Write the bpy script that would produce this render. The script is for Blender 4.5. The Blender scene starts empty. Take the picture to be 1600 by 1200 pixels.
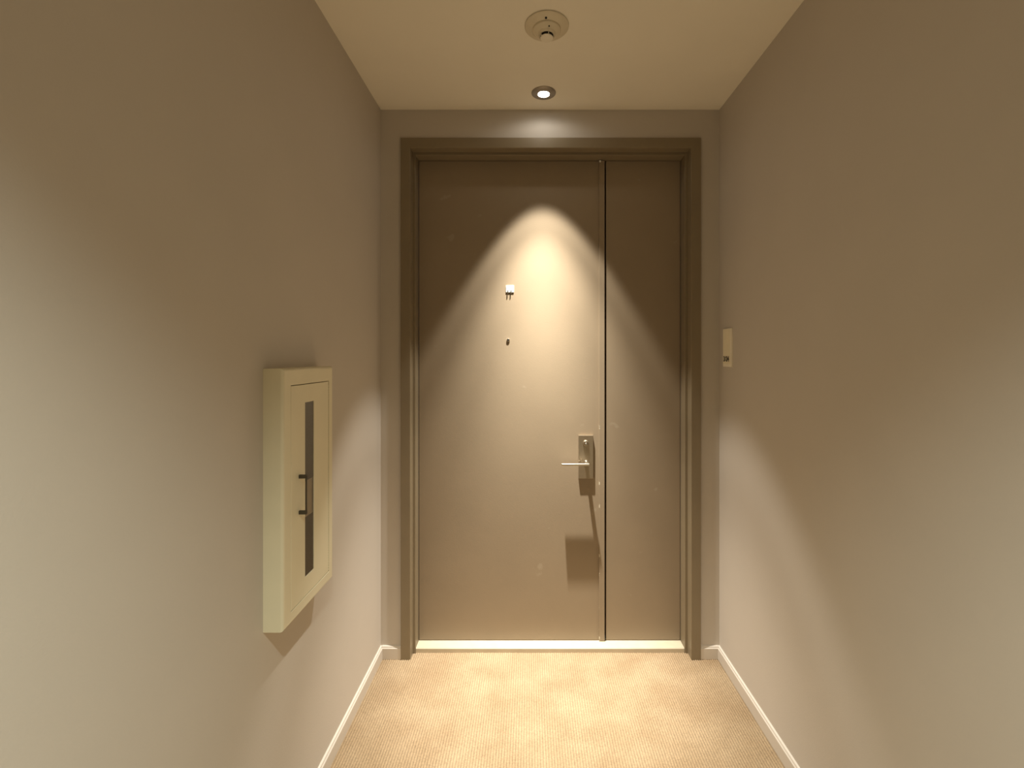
import bpy, bmesh, math, random
import numpy as np
from mathutils import Vector, Matrix

random.seed(4)
S = bpy.context.scene
COL = S.collection
EYE = 1.55            # lens height above the carpet
CEIL = 2.8126
XL, XR, YB = -0.7618, 0.9753, 2.43     # left wall, right wall, door wall
YF = -2.3                               # wall behind the camera

# ------------------------------------------------------------------ camera
cam = bpy.data.cameras.new('camera')
cam.sensor_width = 36.0
cam.lens = 740.0 / 1600.0 * 36.0
cam.shift_x = -27.0 / 1600.0
cam.shift_y = -44.0 / 1600.0
cam.clip_start = 0.02
camo = bpy.data.objects.new('camera', cam)
camo.location = (0, 0, EYE)
camo.rotation_euler = (math.pi / 2, 0, 0)
COL.objects.link(camo)
S.camera = camo

# ------------------------------------------------------------------ world, colour management
w = bpy.data.worlds.new('world')
S.world = w
w.use_nodes = True
bg = w.node_tree.nodes['Background']
bg.inputs['Color'].default_value = (0.42, 0.66, 1.0, 1)
bg.inputs['Strength'].default_value = 0.6
vs = S.view_settings
vs.view_transform = 'Standard'
vs.look = 'None'
vs.gamma = 1.0
vs.use_curve_mapping = False
vs.exposure = 0.18

# ------------------------------------------------------------------ lights
LAMP_X, LAMP_Y = 0.069, 2.273
LENS_DROP = 0.009

def spot(name, loc, power, colour, angle, blend, size):
    l = bpy.data.lights.new(name, 'SPOT')
    l.energy = power
    l.color = colour
    l.spot_size = math.radians(angle)
    l.spot_blend = blend
    l.shadow_soft_size = size
    o = bpy.data.objects.new(name, l)
    o.location = loc
    COL.objects.link(o)
    return o

WARM = (1.0, 0.965, 0.87)       # the photograph is balanced to these lamps
HALL = (0.94, 1.0, 0.88)        # the corridor's own fittings are a touch greener
BEAM_Z = CEIL - LENS_DROP - 0.012
spot('door_beam', (LAMP_X, LAMP_Y, BEAM_Z), 82, WARM, 62.5, 0.26, 0.020)
spot('door_beam_core', (LAMP_X, LAMP_Y, BEAM_Z), 345, WARM, 52, 0.72, 0.016)
spot('door_beam_axis', (LAMP_X, LAMP_Y, BEAM_Z), 480, WARM, 36, 1.0, 0.014)
spot('lens_spill', (LAMP_X, LAMP_Y, BEAM_Z), 0.56, WARM, 170, 0.40, 0.010)
LENS_STRENGTH = 18.0
# the next fitting of the same corridor, above and behind the camera
spot('corridor_beam', (LAMP_X, -0.25, BEAM_Z), 300, HALL, 110, 1.0, 0.03)

# ------------------------------------------------------------------ helpers
def add_box(bm, x0, x1, y0, y1, z0, z1, bevel=0.0, seg=2):
    vs_ = [bm.verts.new(p) for p in ((x0, y0, z0), (x1, y0, z0), (x1, y1, z0), (x0, y1, z0),
                                     (x0, y0, z1), (x1, y0, z1), (x1, y1, z1), (x0, y1, z1))]
    fs = [bm.faces.new([vs_[i] for i in q]) for q in ((3, 2, 1, 0), (4, 5, 6, 7), (0, 1, 5, 4),
                                                      (1, 2, 6, 5), (2, 3, 7, 6), (3, 0, 4, 7))]
    if bevel:
        es = set()
        for f in fs:
            es.update(f.edges)
        bmesh.ops.bevel(bm, geom=list(es), offset=bevel, segments=seg, affect='EDGES', profile=0.5)

def add_lathe(bm, profile, loc, axis='Z', seg=64):
    """profile: (radius, height) pairs turned about the axis through loc"""
    rings = []
    for r, h in profile:
        ring = []
        for k in range(seg):
            a = 2 * math.pi * k / seg
            p = (r * math.cos(a), r * math.sin(a), h)
            if axis == 'Y':            # height runs towards the camera
                p = (p[0], -p[2], p[1])
            ring.append(bm.verts.new((p[0] + loc[0], p[1] + loc[1], p[2] + loc[2])))
        rings.append(ring)
    for a, b in zip(rings, rings[1:]):
        for k in range(seg):
            bm.faces.new((a[k], a[(k + 1) % seg], b[(k + 1) % seg], b[k]))
    bm.faces.new(rings[0])
    bm.faces.new(rings[-1])

def add_prism(bm, pts, a0, a1, axis):
    """extrude a closed outline pts (2D) along an axis; 'X': pts=(y,z), 'Y': pts=(x,z)"""
    mk = {'X': lambda a, p: (a, p[0], p[1]), 'Y': lambda a, p: (p[0], a, p[1]), 'Z': lambda a, p: (p[0], p[1], a)}[axis]
    r0 = [bm.verts.new(mk(a0, p)) for p in pts]
    r1 = [bm.verts.new(mk(a1, p)) for p in pts]
    n = len(pts)
    bm.faces.new(r0)
    bm.faces.new(r1[::-1])
    for k in range(n):
        bm.faces.new((r0[k], r1[k], r1[(k + 1) % n], r0[(k + 1) % n]))

def add_tube(bm, path, r, seg=14):
    rings = []
    n = len(path)
    for i, p in enumerate(path):
        p = Vector(p)
        d = (Vector(path[min(i + 1, n - 1)]) - Vector(path[max(i - 1, 0)])).normalized()
        up = Vector((0, 0, 1)) if abs(d.z) < 0.9 else Vector((0, 1, 0))
        u = d.cross(up).normalized()
        v = d.cross(u).normalized()
        rings.append([bm.verts.new(p + r * (math.cos(2 * math.pi * k / seg) * u + math.sin(2 * math.pi * k / seg) * v)) for k in range(seg)])
    for a, b in zip(rings, rings[1:]):
        for k in range(seg):
            bm.faces.new((a[k], a[(k + 1) % seg], b[(k + 1) % seg], b[k]))
    bm.faces.new(rings[0])
    bm.faces.new(rings[-1])

def obj(name, bm, m, parent=None, smooth=False, label=None):
    bmesh.ops.recalc_face_normals(bm, faces=bm.faces)
    me = bpy.data.meshes.new(name)
    bm.to_mesh(me)
    bm.free()
    me.materials.append(m)
    if smooth:
        me.shade_smooth()
        try:
            me.set_sharp_from_angle(angle=math.radians(35))
        except Exception:
            pass
    o = bpy.data.objects.new(name, me)
    COL.objects.link(o)
    if smooth:      # keeps the broad flat faces truly flat beside their rounded edges
        wn = o.modifiers.new('weighted_normal', 'WEIGHTED_NORMAL')
        wn.weight = 100
        wn.keep_sharp = True
    if parent:
        o.parent = parent
        # parents stand at their base; keep the child where it was modelled
        o.matrix_parent_inverse = parent_world(parent).inverted()
    if label:
        o['label'] = label
    return o

def parent_world(o):
    m = Matrix.Translation(o.location)
    if o.parent:
        m = parent_world(o.parent) @ o.matrix_parent_inverse @ m
    return m

def box(name, dims, m, parent=None, bevel=0.0, seg=2, smooth=False, label=None):
    bm = bmesh.new()
    add_box(bm, *dims, bevel=bevel, seg=seg)
    return obj(name, bm, m, parent, smooth or bevel > 0, label)

def thing(name, label, cat, loc):
    o = bpy.data.objects.new(name, None)
    o.empty_display_size = 0.1
    o.location = loc
    o['label'] = label
    o['category'] = cat
    COL.objects.link(o)
    return o

def struct(o, label=None, cat=None):
    o['kind'] = 'structure'
    if label:
        o['label'] = label
    if cat:
        o['category'] = cat
    return o

# ------------------------------------------------------------------ materials
def mat(name, colour, rough=0.5, metal=0.0, noise=0.0, noise_scale=6.0, bump=0.0, bump_scale=250.0, spec=0.5):
    m = bpy.data.materials.new(name)
    m.use_nodes = True
    nt = m.node_tree
    N, L = nt.nodes, nt.links
    b = N['Principled BSDF']
    b.inputs['Base Color'].default_value = (*colour, 1)
    b.inputs['Roughness'].default_value = rough
    b.inputs['Metallic'].default_value = metal
    b.inputs['Specular IOR Level'].default_value = spec
    tc = N.new('ShaderNodeTexCoord')
    if noise:
        n = N.new('ShaderNodeTexNoise')
        n.inputs['Scale'].default_value = noise_scale
        n.inputs['Detail'].default_value = 5
        L.new(tc.outputs['Object'], n.inputs['Vector'])
        r = N.new('ShaderNodeMapRange')
        r.inputs['From Min'].default_value = 0.3
        r.inputs['From Max'].default_value = 0.7
        r.inputs['To Min'].default_value = 1 - noise
        r.inputs['To Max'].default_value = 1 + noise
        L.new(n.outputs['Fac'], r.inputs['Value'])
        mx = N.new('ShaderNodeMix')
        mx.data_type = 'RGBA'
        mx.blend_type = 'MULTIPLY'
        mx.inputs['Factor'].default_value = 1
        mx.inputs['A'].default_value = (*colour, 1)
        L.new(r.outputs['Result'], mx.inputs['B'])
        L.new(mx.outputs['Result'], b.inputs['Base Color'])
    if bump:
        n2 = N.new('ShaderNodeTexNoise')
        n2.inputs['Scale'].default_value = bump_scale
        n2.inputs['Detail'].default_value = 3
        L.new(tc.outputs['Object'], n2.inputs['Vector'])
        bp = N.new('ShaderNodeBump')
        bp.inputs['Strength'].default_value = bump
        bp.inputs['Distance'].default_value = 0.001
        L.new(n2.outputs['Fac'], bp.inputs['Height'])
        L.new(bp.outputs['Normal'], b.inputs['Normal'])
    return m

M_WALL = mat('wall_paint', (0.59, 0.53, 0.46), 0.75, noise=0.02, noise_scale=3, bump=0.25, bump_scale=220, spec=0.25)
M_CEIL = mat('ceiling_paint', (0.93, 0.86, 0.73), 0.85, noise=0.015, noise_scale=4, bump=0.3, bump_scale=160, spec=0.2)
M_BASE = mat('baseboard_paint', (0.66, 0.59, 0.51), 0.45, noise=0.02, spec=0.4)
M_STONE = mat('threshold_stone', (0.55, 0.465, 0.335), 0.4, noise=0.05, noise_scale=18, bump=0.05)
M_FRAME = mat('frame_paint', (0.25, 0.195, 0.122), 0.42, noise=0.03, noise_scale=9, bump=0.12, bump_scale=300, spec=0.4)
M_STEEL = mat('satin_nickel', (0.66, 0.59, 0.48), 0.3, metal=1.0, noise=0.03, noise_scale=40, bump=0.05, bump_scale=600)
M_PLATE = mat('brushed_lock_metal', (0.40, 0.33, 0.24), 0.42, metal=1.0, noise=0.04, noise_scale=40, bump=0.05, bump_scale=600)
M_CHROME = mat('bright_chrome', (0.85, 0.83, 0.78), 0.16, metal=1.0, noise=0.01, noise_scale=40)
M_TRIM = mat('lamp_ring_metal', (0.36, 0.31, 0.25), 0.38, metal=0.85, noise=0.03, noise_scale=60)
M_DARK = mat('dark_slot', (0.012, 0.011, 0.010), 0.8, noise=0.1, noise_scale=60)
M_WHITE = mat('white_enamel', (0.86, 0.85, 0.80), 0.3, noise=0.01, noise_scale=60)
M_CAB = mat('cabinet_enamel', (0.80, 0.73, 0.53), 0.42, noise=0.02, noise_scale=9, bump=0.06, bump_scale=260)
M_CABIN = mat('cabinet_inside', (0.13, 0.105, 0.07), 0.7, noise=0.05, noise_scale=9)
M_PULL = mat('dark_pull_metal', (0.085, 0.075, 0.055), 0.4, metal=0.5, noise=0.05, noise_scale=60)
M_PANEL = mat('pale_inner_card', (0.62, 0.50, 0.38), 0.6, noise=0.12, noise_scale=14)
M_SMOKE = mat('detector_plastic', (0.74, 0.65, 0.49), 0.5, noise=0.02, noise_scale=30)
M_CAP = mat('detector_cap_plastic', (0.88, 0.80, 0.66), 0.5, noise=0.02, noise_scale=30)
M_INSERT = mat('sign_insert', (0.90, 0.81, 0.60), 0.5, noise=0.03, noise_scale=20)
M_SIGN = mat('sign_plastic', (0.93, 0.85, 0.70), 0.45, noise=0.03, noise_scale=20, bump=0.05, bump_scale=500)
M_INK = mat('sign_ink', (0.012, 0.011, 0.008), 0.5, noise=0.05, noise_scale=60)
M_LEAK_TINT = mat('leak_tint_rubber', (0.05, 0.06, 0.07), 0.6, noise=0.1, noise_scale=30)  # blue in the dark grey stands in for daylight leaking under the leaf

def door_paint(name, chips):
    """taupe satin paint; faint scuffs; chips: (x position of a worn edge, width) or None"""
    m = mat(name, (0.300, 0.230, 0.153), 0.44, noise=0.025, noise_scale=5, bump=0.22, bump_scale=170, spec=0.4)
    nt = m.node_tree
    N, L = nt.nodes, nt.links
    b = N['Principled BSDF']
    src = b.inputs['Base Color'].links[0].from_socket
    tc = next(n for n in N if n.type == 'TEX_COORD')
    sep = N.new('ShaderNodeSeparateXYZ')
    L.new(tc.outputs['Object'], sep.inputs[0])
    n = N.new('ShaderNodeTexNoise')
    n.inputs['Scale'].default_value = 9 if not chips else 26
    n.inputs['Detail'].default_value = 4
    L.new(tc.outputs['Object'], n.inputs['Vector'])
    r = N.new('ShaderNodeMapRange')
    r.inputs['From Min'].default_value = 0.70 if not chips else 0.60
    r.inputs['From Max'].default_value = 0.74 if not chips else 0.62
    r.inputs['To Max'].default_value = 0.10 if not chips else 0.9
    L.new(n.outputs['Fac'], r.inputs['Value'])
    fac = r.outputs['Result']
    if chips:
        lt = N.new('ShaderNodeMath')
        lt.operation = 'LESS_THAN'
        L.new(sep.outputs['X'], lt.inputs[0])
        lt.inputs[1].default_value = chips
        lz = N.new('ShaderNodeMath')
        lz.operation = 'LESS_THAN'
        L.new(sep.outputs['Z'], lz.inputs[0])
        lz.inputs[1].default_value = 1.22
        m2 = N.new('ShaderNodeMath')
        m2.operation = 'MULTIPLY'
        L.new(lz.outputs[0], m2.inputs[0])
        L.new(lt.outputs[0], m2.inputs[1])
        lt = m2
        mu = N.new('ShaderNodeMath')
        mu.operation = 'MULTIPLY'
        L.new(lt.outputs[0], mu.inputs[0])
        L.new(fac, mu.inputs[1])
        fac = mu.outputs[0]
    mx = N.new('ShaderNodeMix')
    mx.data_type = 'RGBA'
    L.new(fac, mx.inputs['Factor'])
    L.new(src, mx.inputs['A'])
    mx.inputs['B'].default_value = (0.72, 0.66, 0.52, 1)
    L.new(mx.outputs['Result'], b.inputs['Base Color'])
    return m

def carpet_material():
    m = bpy.data.materials.new('ribbed_loop_carpet')
    m.use_nodes = True
    nt = m.node_tree
    N, L = nt.nodes, nt.links
    b = N['Principled BSDF']
    b.inputs['Roughness'].default_value = 0.95
    b.inputs['Specular IOR Level'].default_value = 0.08
    b.inputs['Sheen Weight'].default_value = 0.15
    tc = N.new('ShaderNodeTexCoord')
    big = N.new('ShaderNodeTexNoise')
    big.inputs['Scale'].default_value = 5.5
    big.inputs['Detail'].default_value = 4
    fine = N.new('ShaderNodeTexNoise')
    fine.inputs['Scale'].default_value = 140
    fine.inputs['Detail'].default_value = 3
    for t in (big, fine):
        L.new(tc.outputs['Object'], t.inputs['Vector'])
    cr = N.new('ShaderNodeValToRGB')
    cr.color_ramp.elements[0].position = 0.34
    cr.color_ramp.elements[0].color = (0.305, 0.208, 0.118, 1)
    cr.color_ramp.elements[1].position = 0.66
    cr.color_ramp.elements[1].color = (0.365, 0.262, 0.158, 1)
    L.new(big.outputs['Fac'], cr.inputs['Fac'])
    r = N.new('ShaderNodeMapRange')
    r.inputs['From Min'].default_value = 0.3
    r.inputs['From Max'].default_value = 0.7
    r.inputs['To Min'].default_value = 0.84
    r.inputs['To Max'].default_value = 1.14
    L.new(fine.outputs['Fac'], r.inputs['Value'])
    mx = N.new('ShaderNodeMix')
    mx.data_type = 'RGBA'
    mx.blend_type = 'MULTIPLY'
    mx.inputs['Factor'].default_value = 1
    L.new(cr.outputs['Color'], mx.inputs['A'])
    L.new(r.outputs['Result'], mx.inputs['B'])
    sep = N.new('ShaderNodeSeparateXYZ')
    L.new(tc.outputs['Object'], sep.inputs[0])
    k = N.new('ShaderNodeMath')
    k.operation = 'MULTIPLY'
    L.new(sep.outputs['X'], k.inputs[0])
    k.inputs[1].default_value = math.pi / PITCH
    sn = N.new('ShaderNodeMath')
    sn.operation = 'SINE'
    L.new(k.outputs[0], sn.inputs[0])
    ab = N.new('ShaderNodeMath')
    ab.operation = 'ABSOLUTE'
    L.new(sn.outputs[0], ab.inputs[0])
    gr = N.new('ShaderNodeMapRange')          # shade in the grooves between the ribs, painted as darker colour
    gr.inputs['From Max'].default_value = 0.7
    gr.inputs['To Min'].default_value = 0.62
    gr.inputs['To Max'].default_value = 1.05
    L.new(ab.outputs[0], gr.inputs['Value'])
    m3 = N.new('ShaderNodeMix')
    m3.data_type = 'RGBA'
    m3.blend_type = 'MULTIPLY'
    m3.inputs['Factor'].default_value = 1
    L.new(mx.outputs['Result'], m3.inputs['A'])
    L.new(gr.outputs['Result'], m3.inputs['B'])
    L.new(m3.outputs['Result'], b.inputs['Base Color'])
    return m

PITCH = 0.0108      # spacing of the carpet's ribs
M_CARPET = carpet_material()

def glass_material():
    m = bpy.data.materials.new('tinted_glass')
    m.use_nodes = True
    b = m.node_tree.nodes['Principled BSDF']
    b.inputs['Base Color'].default_value = (0.86, 0.84, 0.76, 1)
    b.inputs['Transmission Weight'].default_value = 1.0
    b.inputs['Roughness'].default_value = 0.04
    b.inputs['IOR'].default_value = 1.45
    return m

M_GLASS = glass_material()

def lens_material():
    m = bpy.data.materials.new('lit_lamp_lens')
    m.use_nodes = True
    b = m.node_tree.nodes['Principled BSDF']
    b.inputs['Base Color'].default_value = (0.9, 0.88, 0.8, 1)
    b.inputs['Emission Color'].default_value = (1.0, 0.98, 0.92, 1)
    b.inputs['Emission Strength'].default_value = LENS_STRENGTH
    return m

M_LENS = lens_material()

# ------------------------------------------------------------------ room shell
# door opening in the back wall
FX0, FX1, FTOP = -0.656, 0.876, EYE + 1.113        # outside of the door frame
OX0, OX1, OTOP = FX0 + 0.02, FX1 - 0.02, FTOP - 0.02

struct(box('wall_left', (XL - 0.12, XL, YF - 0.12, YB + 0.14, 0, CEIL), M_WALL), 'long taupe painted wall on the left holding the cabinet', 'wall')
struct(box('wall_right', (XR, XR + 0.12, YF - 0.12, YB + 0.14, 0, CEIL), M_WALL), 'long taupe painted wall on the right holding the room sign', 'wall')
bm = bmesh.new()
add_box(bm, XL, OX0, YB, YB + 0.14, 0, CEIL)
add_box(bm, OX1, XR, YB, YB + 0.14, 0, CEIL)
add_box(bm, OX0, OX1, YB, YB + 0.14, OTOP, CEIL)
struct(obj('wall_back', bm, M_WALL), 'taupe end wall framing the double door', 'wall')
struct(box('wall_front', (XL, XR, YF - 0.12, YF, 0, CEIL), M_WALL), 'taupe corridor wall behind the viewpoint', 'wall')
struct(box('ceiling', (XL - 0.12, XR + 0.12, YF - 0.12, YB + 0.14, CEIL, CEIL + 0.1), M_CEIL), 'flat cream ceiling of the entry corridor', 'ceiling')
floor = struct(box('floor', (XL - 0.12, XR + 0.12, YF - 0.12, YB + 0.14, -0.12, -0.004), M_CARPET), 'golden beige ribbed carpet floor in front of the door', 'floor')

# the carpet's loop pile: ribs running towards the door, each rib a row of loops
def carpet_pile():
    pitch, y0, y1 = PITCH, 1.30, 2.50
    nx = int((XR - XL) / pitch * 5)
    ny = int((y1 - y0) / pitch * 4)
    xs = np.linspace(XL, XR, nx + 1)
    ys = np.linspace(y0, y1, ny + 1)
    rng = np.random.default_rng(3)
    X, Y = np.meshgrid(xs, ys)
    wob = 0.0004 * np.sin(Y * 9 + X * 3)
    rib = np.abs(np.sin(np.pi * (X + wob) / pitch))
    loop = 0.5 + 0.5 * np.cos(2 * np.pi * (Y / 0.0105 + 0.37 * np.floor((X + wob) / pitch)))
    H = -0.004 + 0.0052 * rib ** 0.7 * (0.62 + 0.38 * loop) + rng.normal(0, 0.0004, X.shape)
    H -= 0.0010 * (0.5 + 0.5 * np.sin(X * 11 + np.sin(Y * 13) * 1.7))
    V = np.stack([X, Y, H], -1).reshape(-1, 3).astype(np.float32)
    i = np.arange(ny)[:, None] * (nx + 1) + np.arange(nx)[None, :]
    Q = np.stack([i, i + 1, i + nx + 2, i + nx + 1], -1).reshape(-1, 4).astype(np.int32)
    me = bpy.data.meshes.new('carpet_pile')
    me.vertices.add(len(V))
    me.vertices.foreach_set('co', V.ravel())
    me.loops.add(Q.size)
    me.loops.foreach_set('vertex_index', Q.ravel())
    me.polygons.add(len(Q))
    me.polygons.foreach_set('loop_start', np.arange(0, Q.size, 4, dtype=np.int32))
    me.update(calc_edges=True)
    me.shade_smooth()
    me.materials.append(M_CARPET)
    o = bpy.data.objects.new('carpet_pile', me)
    o['kind'] = 'stuff'
    COL.objects.link(o)
    o.parent = floor

carpet_pile()

# baseboards: flat face, small step and groove, sloping top
PROF = [(0.0, 0.0), (0.012, 0.0), (0.012, 0.054), (0.0095, 0.057), (0.0080, 0.057), (0.0080, 0.0600), (0.0062, 0.0640), (0.0, 0.0665)]

def baseboard(name, pts, a0, a1, axis, label):
    bm = bmesh.new()
    add_prism(bm, pts, a0, a1, axis)
    return struct(obj(name, bm, M_BASE), label, 'baseboard')

baseboard('baseboard_left', [(XL + d, z) for d, z in PROF], YF, YB, 'Y', 'pale stepped baseboard along the left wall')
baseboard('baseboard_right', [(XR - d, z) for d, z in PROF], YF, YB, 'Y', 'pale stepped baseboard along the right wall')
baseboard('baseboard_back', [(YB - d, z) for d, z in PROF], XL + 0.008, FX0 + 0.001, 'X', 'short baseboard piece left of the door frame')
baseboard('baseboard_back', [(YB - d, z) for d, z in PROF], FX1 - 0.001, XR - 0.008, 'X', 'short baseboard piece right of the door frame')

# ------------------------------------------------------------------ the double door
door = thing('door_1', 'taupe painted double door with a wide left leaf and narrow right leaf', 'door', (0.11, 2.54, 0))
door['kind'] = 'structure'
YC, YS, YD = 2.415, 2.470, 2.540            # face of frame, face of stop, face of leaves
X1L, X1R, X2L, X2R = -0.607, 0.826, -0.5936, 0.8115
T1, T2 = EYE + 1.0606, EYE + 1.047

bm = bmesh.new()   # one pressed frame: stepped profile swept up one side, over the head and down the other
prof = [  # (left x, right x, top z, y)
    (FX0, FX1, FTOP, YB + 0.10), (FX0, FX1, FTOP, YC + 0.0012), (FX0 + 0.0012, FX1 - 0.0012, FTOP - 0.0012, YC),
    (X1L - 0.0015, X1R + 0.0015, T1 + 0.0015, YC), (X1L, X1R, T1, YC + 0.0015),
    (X1L, X1R, T1, YS), (X2L - 0.0015, X2R + 0.0015, T2 + 0.0015, YS), (X2L, X2R, T2, YS + 0.0015),
    (X2L, X2R, T2, YD + 0.06), (X2L, X2R, T2, YD + 0.09), (FX0, FX1, FTOP, YD + 0.09)]
rows = []
for xl, xr, zt, y in prof:
    rows.append([bm.verts.new(p) for p in ((xl, y, 0), (xl, y, zt), (xr, y, zt), (xr, y, 0))])
for a, b in zip(rows, rows[1:] + rows[:1]):
    for k in range(3):
        bm.faces.new((a[k], a[k + 1], b[k + 1], b[k]))
bm.faces.new([r[0] for r in rows])
bm.faces.new([r[3] for r in rows])
obj('door_frame', bm, M_FRAME, door)

bm = bmesh.new()   # stone saddle, front arris eased
add_prism(bm, [(2.474, -0.004), (2.474, 0.0195), (2.478, 0.0235), (2.625, 0.0235), (2.625, -0.004)], X2L + 0.001, X2R - 0.001, 'X')
obj('threshold', bm, M_STONE, door, label='cream stone threshold under the leaves')

LB, LT = EYE - 1.5235, T2 - 0.0015
XM, XA0, XA1, XS = 0.4005, 0.3735, 0.4025, 0.4115
leaf = box('main_leaf', (X2L + 0.0025, XM, YD, YD + 0.045, LB, LT), door_paint('door_paint', None), door, bevel=0.0012, label='wide main leaf carrying the lock and peephole')
box('side_leaf', (XS, X2R - 0.0025, YD, YD + 0.045, LB, LT), door_paint('side_door_paint', None), door, bevel=0.0012, label='narrow fixed leaf on the right')
box('astragal', (XA0, XA1, YD - 0.0095, YD + 0.0005, 0.0245, LT - 0.001), door_paint('astragal_paint', XA0 - 0.11 + 0.0035 + 0.11), leaf, bevel=0.0010, label='flat meeting strip with chipped paint along its edge')
box('rebate_strip', (XA0, 0.44, YD + 0.0455, YD + 0.052, LB, LT), M_LEAK_TINT, leaf)
box('leak_tint_strip', (X2L + 0.004, XM - 0.002, YD + 0.010, YD + 0.030, 0.0236, LB + 0.0005), M_LEAK_TINT, leaf)  # added strip filling the gap, its tint in place of the bluish leak
bm = bmesh.new()  # added white bead in place of a point of leaking daylight
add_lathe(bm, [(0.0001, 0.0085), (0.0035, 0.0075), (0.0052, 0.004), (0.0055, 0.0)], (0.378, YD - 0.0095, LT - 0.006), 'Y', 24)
obj('leak_glint_bead', bm, M_WHITE, leaf, True, 'tiny white bead standing in for leaking daylight at the top of the strip')

# lock: plate, cylinder, lever
PX0, PX1, PZ0, PZ1 = 0.263, 0.3415, EYE - 0.655, EYE - 0.425
YP = YD - 0.013
box('lock_plate', (PX0, PX1, YP, YD, PZ0, PZ1), M_PLATE, leaf, bevel=0.0016, label='tall satin metal lock plate')
CX, CZ = 0.3015, EYE - 0.4655
bm = bmesh.new()
add_lathe(bm, [(0.0168, 0.0), (0.0162, 0.004), (0.0125, 0.0110), (0.0105, 0.0112), (0.0098, 0.0060), (0.0001, 0.0060)], (CX, YP, CZ), 'Y', 48)
obj('lock_cylinder', bm, M_PLATE, leaf, True)
bm = bmesh.new()
add_lathe(bm, [(0.0058, 0.0), (0.0058, 0.0045), (0.0046, 0.0055), (0.0001, 0.0055)], (CX + 0.0003, YP - 0.006, CZ - 0.003), 'Y', 32)
obj('key_core', bm, M_PLATE, leaf, True)
box('key_slot', (CX - 0.0005, CX + 0.0012, YP - 0.0121, YP - 0.0112, CZ - 0.0062, CZ + 0.0002), M_DARK, leaf)
LZ = EYE - 0.5685
bm = bmesh.new()   # neck from the plate, then a flat blade returning to the left
add_lathe(bm, [(0.0125, 0.0), (0.0125, 0.003), (0.0095, 0.005), (0.0090, 0.040)], (0.3035, YP, LZ), 'Y', 32)
add_box(bm, 0.1690, 0.3140, YD - 0.071, YD - 0.049, LZ - 0.0055, LZ + 0.0055, bevel=0.002, seg=3)
obj('lever_handle', bm, M_STEEL, leaf, True, 'slim satin lever pointing left')

# peephole, hook plate
bm = bmesh.new()
add_lathe(bm, [(0.0090, 0.0), (0.0088, 0.003), (0.0075, 0.0048), (0.0050, 0.0048), (0.0042, 0.0025), (0.0001, 0.0025)], (-0.1130, YD, EYE + 0.084), 'Y', 40)
obj('peephole', bm, M_CHROME, leaf, True, 'small round peephole in a bright ring')
bm = bmesh.new()
add_lathe(bm, [(0.0040, 0.0), (0.0030, 0.0012), (0.0001, 0.0018)], (-0.1130, YD - 0.0025, EYE + 0.084), 'Y', 24)
obj('peephole_lens', bm, M_DARK, leaf, True)
HX, HZ = -0.1035, EYE + 0.3585
box('hook_plate', (HX - 0.0215, HX + 0.0215, YD - 0.0045, YD, HZ - 0.0185, HZ + 0.0185), M_WHITE, leaf, bevel=0.0015, label='small square white plate with two hooks')
for dx in (-0.0115, 0.0055):
    bm = bmesh.new()
    add_tube(bm, [(HX + dx, YD - 0.005, HZ - 0.0085), (HX + dx, YD - 0.0065, HZ - 0.010), (HX + dx, YD - 0.0068, HZ - 0.018),
                  (HX + dx, YD - 0.0070, HZ - 0.0235), (HX + dx, YD - 0.0072, HZ - 0.0265)], 0.0026, 12)
    obj('hook', bm, M_PULL, leaf, True, 'dark hook below the white plate')

# ------------------------------------------------------------------ cabinet on the left wall
CY0, CY1 = 1.355, 1.697
CF = -0.703                                   # its front face
CZ0, CZ1 = EYE - 0.792, EYE - 0.037
cab = thing('wall_cabinet', 'cream metal wall cabinet with a narrow glass strip on the left wall', 'cabinet', (XL, (CY0 + CY1) / 2, CZ0))
DY0, DY1 = CY0 + 0.042, CY1 - 0.034           # opening of the cabinet door
DZ0, DZ1 = EYE - 0.7565, EYE - 0.0875

def framed_box(x0, x1, outer, inner, r_out):
    """a box with its front edges rounded and a rectangular opening right through; outer/inner: y0,y1,z0,z1"""
    bm = bmesh.new()
    n = 6
    loops = []
    def ring(x, o):
        y0, y1, z0, z1 = o
        return [bm.verts.new((x, y0, z0)), bm.verts.new((x, y1, z0)), bm.verts.new((x, y1, z1)), bm.verts.new((x, y0, z1))]
    loops.append(ring(x0, inner))
    loops.append(ring(x0, outer))
    for k in range(n + 1):
        a = math.pi / 2 * k / n
        i = r_out * (1 - math.cos(a))
        d = r_out * math.sin(a)
        loops.append(ring(x1 - r_out + d, (outer[0] + i, outer[1] - i, outer[2] + i, outer[3] - i)))
    loops.append(ring(x1, (inner[0] - .001, inner[1] + .001, inner[2] - .001, inner[3] + .001)))
    loops.append(ring(x1 - 0.001, inner))
    for a, b in zip(loops, loops[1:] + loops[:1]):
        for k in range(4):
            bm.faces.new((a[k], a[(k + 1) % 4], b[(k + 1) % 4], b[k]))
    return bm

obj('body', framed_box(XL, CF, (CY0, CY1, CZ0, CZ1), (DY0, DY1, DZ0, DZ1), 0.010), M_CAB, cab, True)
box('back_panel', (XL + 0.001, XL + 0.004, DY0, DY1, DZ0, DZ1), M_CABIN, cab)
g = 0.0022
GY0, GY1, GZ0, GZ1 = 1.487, 1.547, EYE - 0.695, EYE - 0.1466
cdoor = obj('cabinet_door', framed_box(CF - 0.0045, CF - 0.0004, (DY0 + g, DY1 - g - 0.003, DZ0 + g, DZ1 - g), (GY0, GY1, GZ0, GZ1), 0.0012), M_CAB, cab, True)
box('glass_pane', (CF - 0.0038, CF - 0.0018, GY0 - 0.0005, GY1 + 0.0005, GZ0 - 0.0005, GZ1 + 0.0005), M_GLASS, cdoor, label='narrow vertical glass strip')
bm = bmesh.new()   # knuckles of the long hinge
z, k = DZ0 + 0.006, 0
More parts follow.
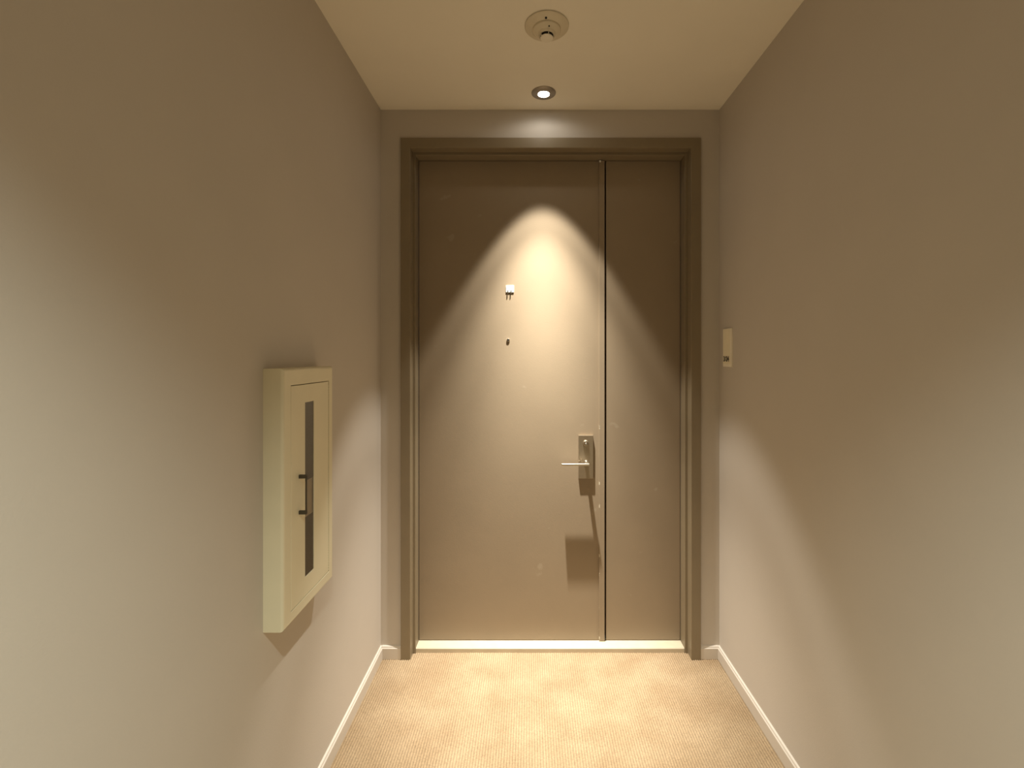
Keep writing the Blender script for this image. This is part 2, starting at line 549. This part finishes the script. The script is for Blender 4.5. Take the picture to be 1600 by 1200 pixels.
while z < DZ1 - 0.012:
    add_lathe(bm, [(0.0025, 0.0), (0.0025, 0.0042)], (CF - 0.0018, DY1 - 0.0027, z), 'Z', 10)
    z += 0.0088
    k += 1
obj('piano_hinge', bm, M_CAB, cdoor, False, 'long row of hinge knuckles down the far edge')['kind'] = 'stuff'
bm = bmesh.new()   # pull: two posts and an upright bar
HY = 1.449
z1, z0 = EYE - 188.5 / 740 * HY, EYE - 244.5 / 740 * HY
add_box(bm, CF - 0.001, CF + 0.0225, HY - 0.0045, HY + 0.0045, z1 - 0.0055, z1 + 0.0055, bevel=0.001)
add_box(bm, CF - 0.001, CF + 0.0225, HY - 0.0045, HY + 0.0045, z0 - 0.0055, z0 + 0.0055, bevel=0.001)
add_box(bm, CF + 0.0190, CF + 0.0225, HY - 0.0028, HY + 0.0028, z0, z1, bevel=0.0008)
obj('pull_handle', bm, M_PULL, cdoor, True, 'dark metal bar pull on two posts')
box('inner_card', (CF - 0.0100, CF - 0.0085, GY0 - 0.004, GY1 + 0.030, EYE - 0.512, EYE - 0.398), M_PANEL, cdoor, label='pale card seen behind the glass strip')

# ------------------------------------------------------------------ room number sign on the right wall
SY0, SY1, SZ0, SZ1 = 2.270, 2.368, EYE - 0.053, EYE + 0.1335
sign = thing('room_number_sign', 'tall cream room number sign on the right wall beside the door', 'sign', (XR, (SY0 + SY1) / 2, SZ0))
box('plate', (XR - 0.007, XR, SY0, SY1, SZ0, SZ1), M_SIGN, sign, bevel=0.001)
box('insert', (XR - 0.0076, XR - 0.0060, SY0 + 0.012, SY1 - 0.004, SZ0 + 0.012, SZ1 - 0.004), M_INSERT, sign)
cu = bpy.data.curves.new('room_number', 'FONT')
cu.body = '3604'
cu.size = 0.036
cu.extrude = 0.0006
cu.offset = 0.0010
cu.align_x = 'CENTER'
cu.align_y = 'CENTER'
tmp = bpy.data.objects.new('room_number', cu)
COL.objects.link(tmp)
bpy.context.view_layer.update()
me = bpy.data.meshes.new_from_object(tmp.evaluated_get(bpy.context.evaluated_depsgraph_get()))
bpy.data.objects.remove(tmp)
me.name = 'room_number'
xs_ = [v.co.x for v in me.vertices]
me.transform(Matrix.Diagonal((0.064 / (max(xs_) - min(xs_)), 1, 1, 1)))
# text x runs from the far edge towards the camera, text y up, text z out of the wall
me.transform(Matrix(((0, 0, -1, XR - 0.0080), (-1, 0, 0, 2.327), (0, 1, 0, EYE - 0.0165), (0, 0, 0, 1))))
me.materials.clear()
me.materials.append(M_INK)
num = bpy.data.objects.new('room_number', me)
COL.objects.link(num)
num.parent = sign
num.matrix_parent_inverse = Matrix.Translation(sign.location).inverted()
num['label'] = 'black digits 3604'

# ------------------------------------------------------------------ smoke detector
SX, SY = 0.0667, 1.811
det = thing('smoke_detector', 'round cream smoke detector on the ceiling', 'smoke detector', (SX, SY, CEIL))
def down(name, prof, m, parent, label=None, x=SX, y=SY, seg=72):
    bm = bmesh.new()
    add_lathe(bm, [(r, -h) for r, h in prof], (x, y, CEIL), 'Z', seg)
    return obj(name, bm, m, parent, True, label)
down('base_flange', [(0.0805, 0.0), (0.0838, 0.002), (0.0838, 0.005), (0.081, 0.008), (0.0575, 0.0165), (0.0545, 0.0150), (0.0001, 0.0150)], M_SMOKE, det)
body = down('sensor_body', [(0.0530, 0.012), (0.0530, 0.0205), (0.0505, 0.0235), (0.0350, 0.0320), (0.0320, 0.0385), (0.0300, 0.0400), (0.0280, 0.0380), (0.0001, 0.0370)], M_SMOKE, det)
down('sensor_slot', [(0.0248, 0.036), (0.0240, 0.0460), (0.0001, 0.0460)], M_DARK, body, 'black sensing slot')
down('sensor_cap', [(0.0235, 0.0455), (0.0245, 0.0475), (0.0225, 0.0500), (0.0150, 0.0520), (0.0001, 0.0525)], M_CAP, body)
bm = bmesh.new()
for a in range(5):
    t = math.radians(-76 + 72 * a)
    m4 = Matrix.Translation((SX, SY, CEIL)) @ Matrix.Rotation(t, 4, 'Z')
    b2 = bmesh.new()
    add_box(b2, 0.0235, 0.0272, -0.0014, 0.0014, -0.0465, -0.0365)
    b2.transform(m4)
    t_me = bpy.data.meshes.new('t')
    b2.to_mesh(t_me)
    bm.from_mesh(t_me)
    b2.free()
    bpy.data.meshes.remove(t_me)
obj('slot_ribs', bm, M_SMOKE, body)['kind'] = 'stuff'
def dot(name, px, py, r, h, parent):
    bm = bmesh.new()
    add_lathe(bm, [(r, 0.003), (r, -0.0016), (r * 0.6, -0.0024), (0.0001, -0.0026)], (px, py, CEIL - h), 'Z', 16)
    return obj(name, bm, M_DARK, parent, True, 'small dark indicator lamp')
dot('indicator_lamp', SX - 0.005, SY - 0.0625, 0.0042, 0.0150, det)
dot('indicator_lamp', SX + 0.0075, SY - 0.0400, 0.0026, 0.0295, body)

# ------------------------------------------------------------------ ceiling lamp over the door
def downlight(x, y, label):
    t = thing('ceiling_downlight', label, 'ceiling light', (x, y, CEIL))
    down('trim_ring', [(0.0560, 0.0), (0.0585, 0.0012), (0.0580, 0.0030), (0.0500, 0.0055), (0.0330, 0.0085), (0.0285, 0.0082), (0.0275, 0.0055), (0.0001, 0.0055)], M_TRIM, t, None, x, y)
    down('lens', [(0.0272, 0.0056), (0.0272, 0.0075), (0.0230, LENS_DROP), (0.0001, LENS_DROP + 0.0008)], M_LENS, t, 'glowing round lens', x, y)
    return t

downlight(LAMP_X, LAMP_Y, 'small round lit ceiling lamp in a dull metal ring above the door')
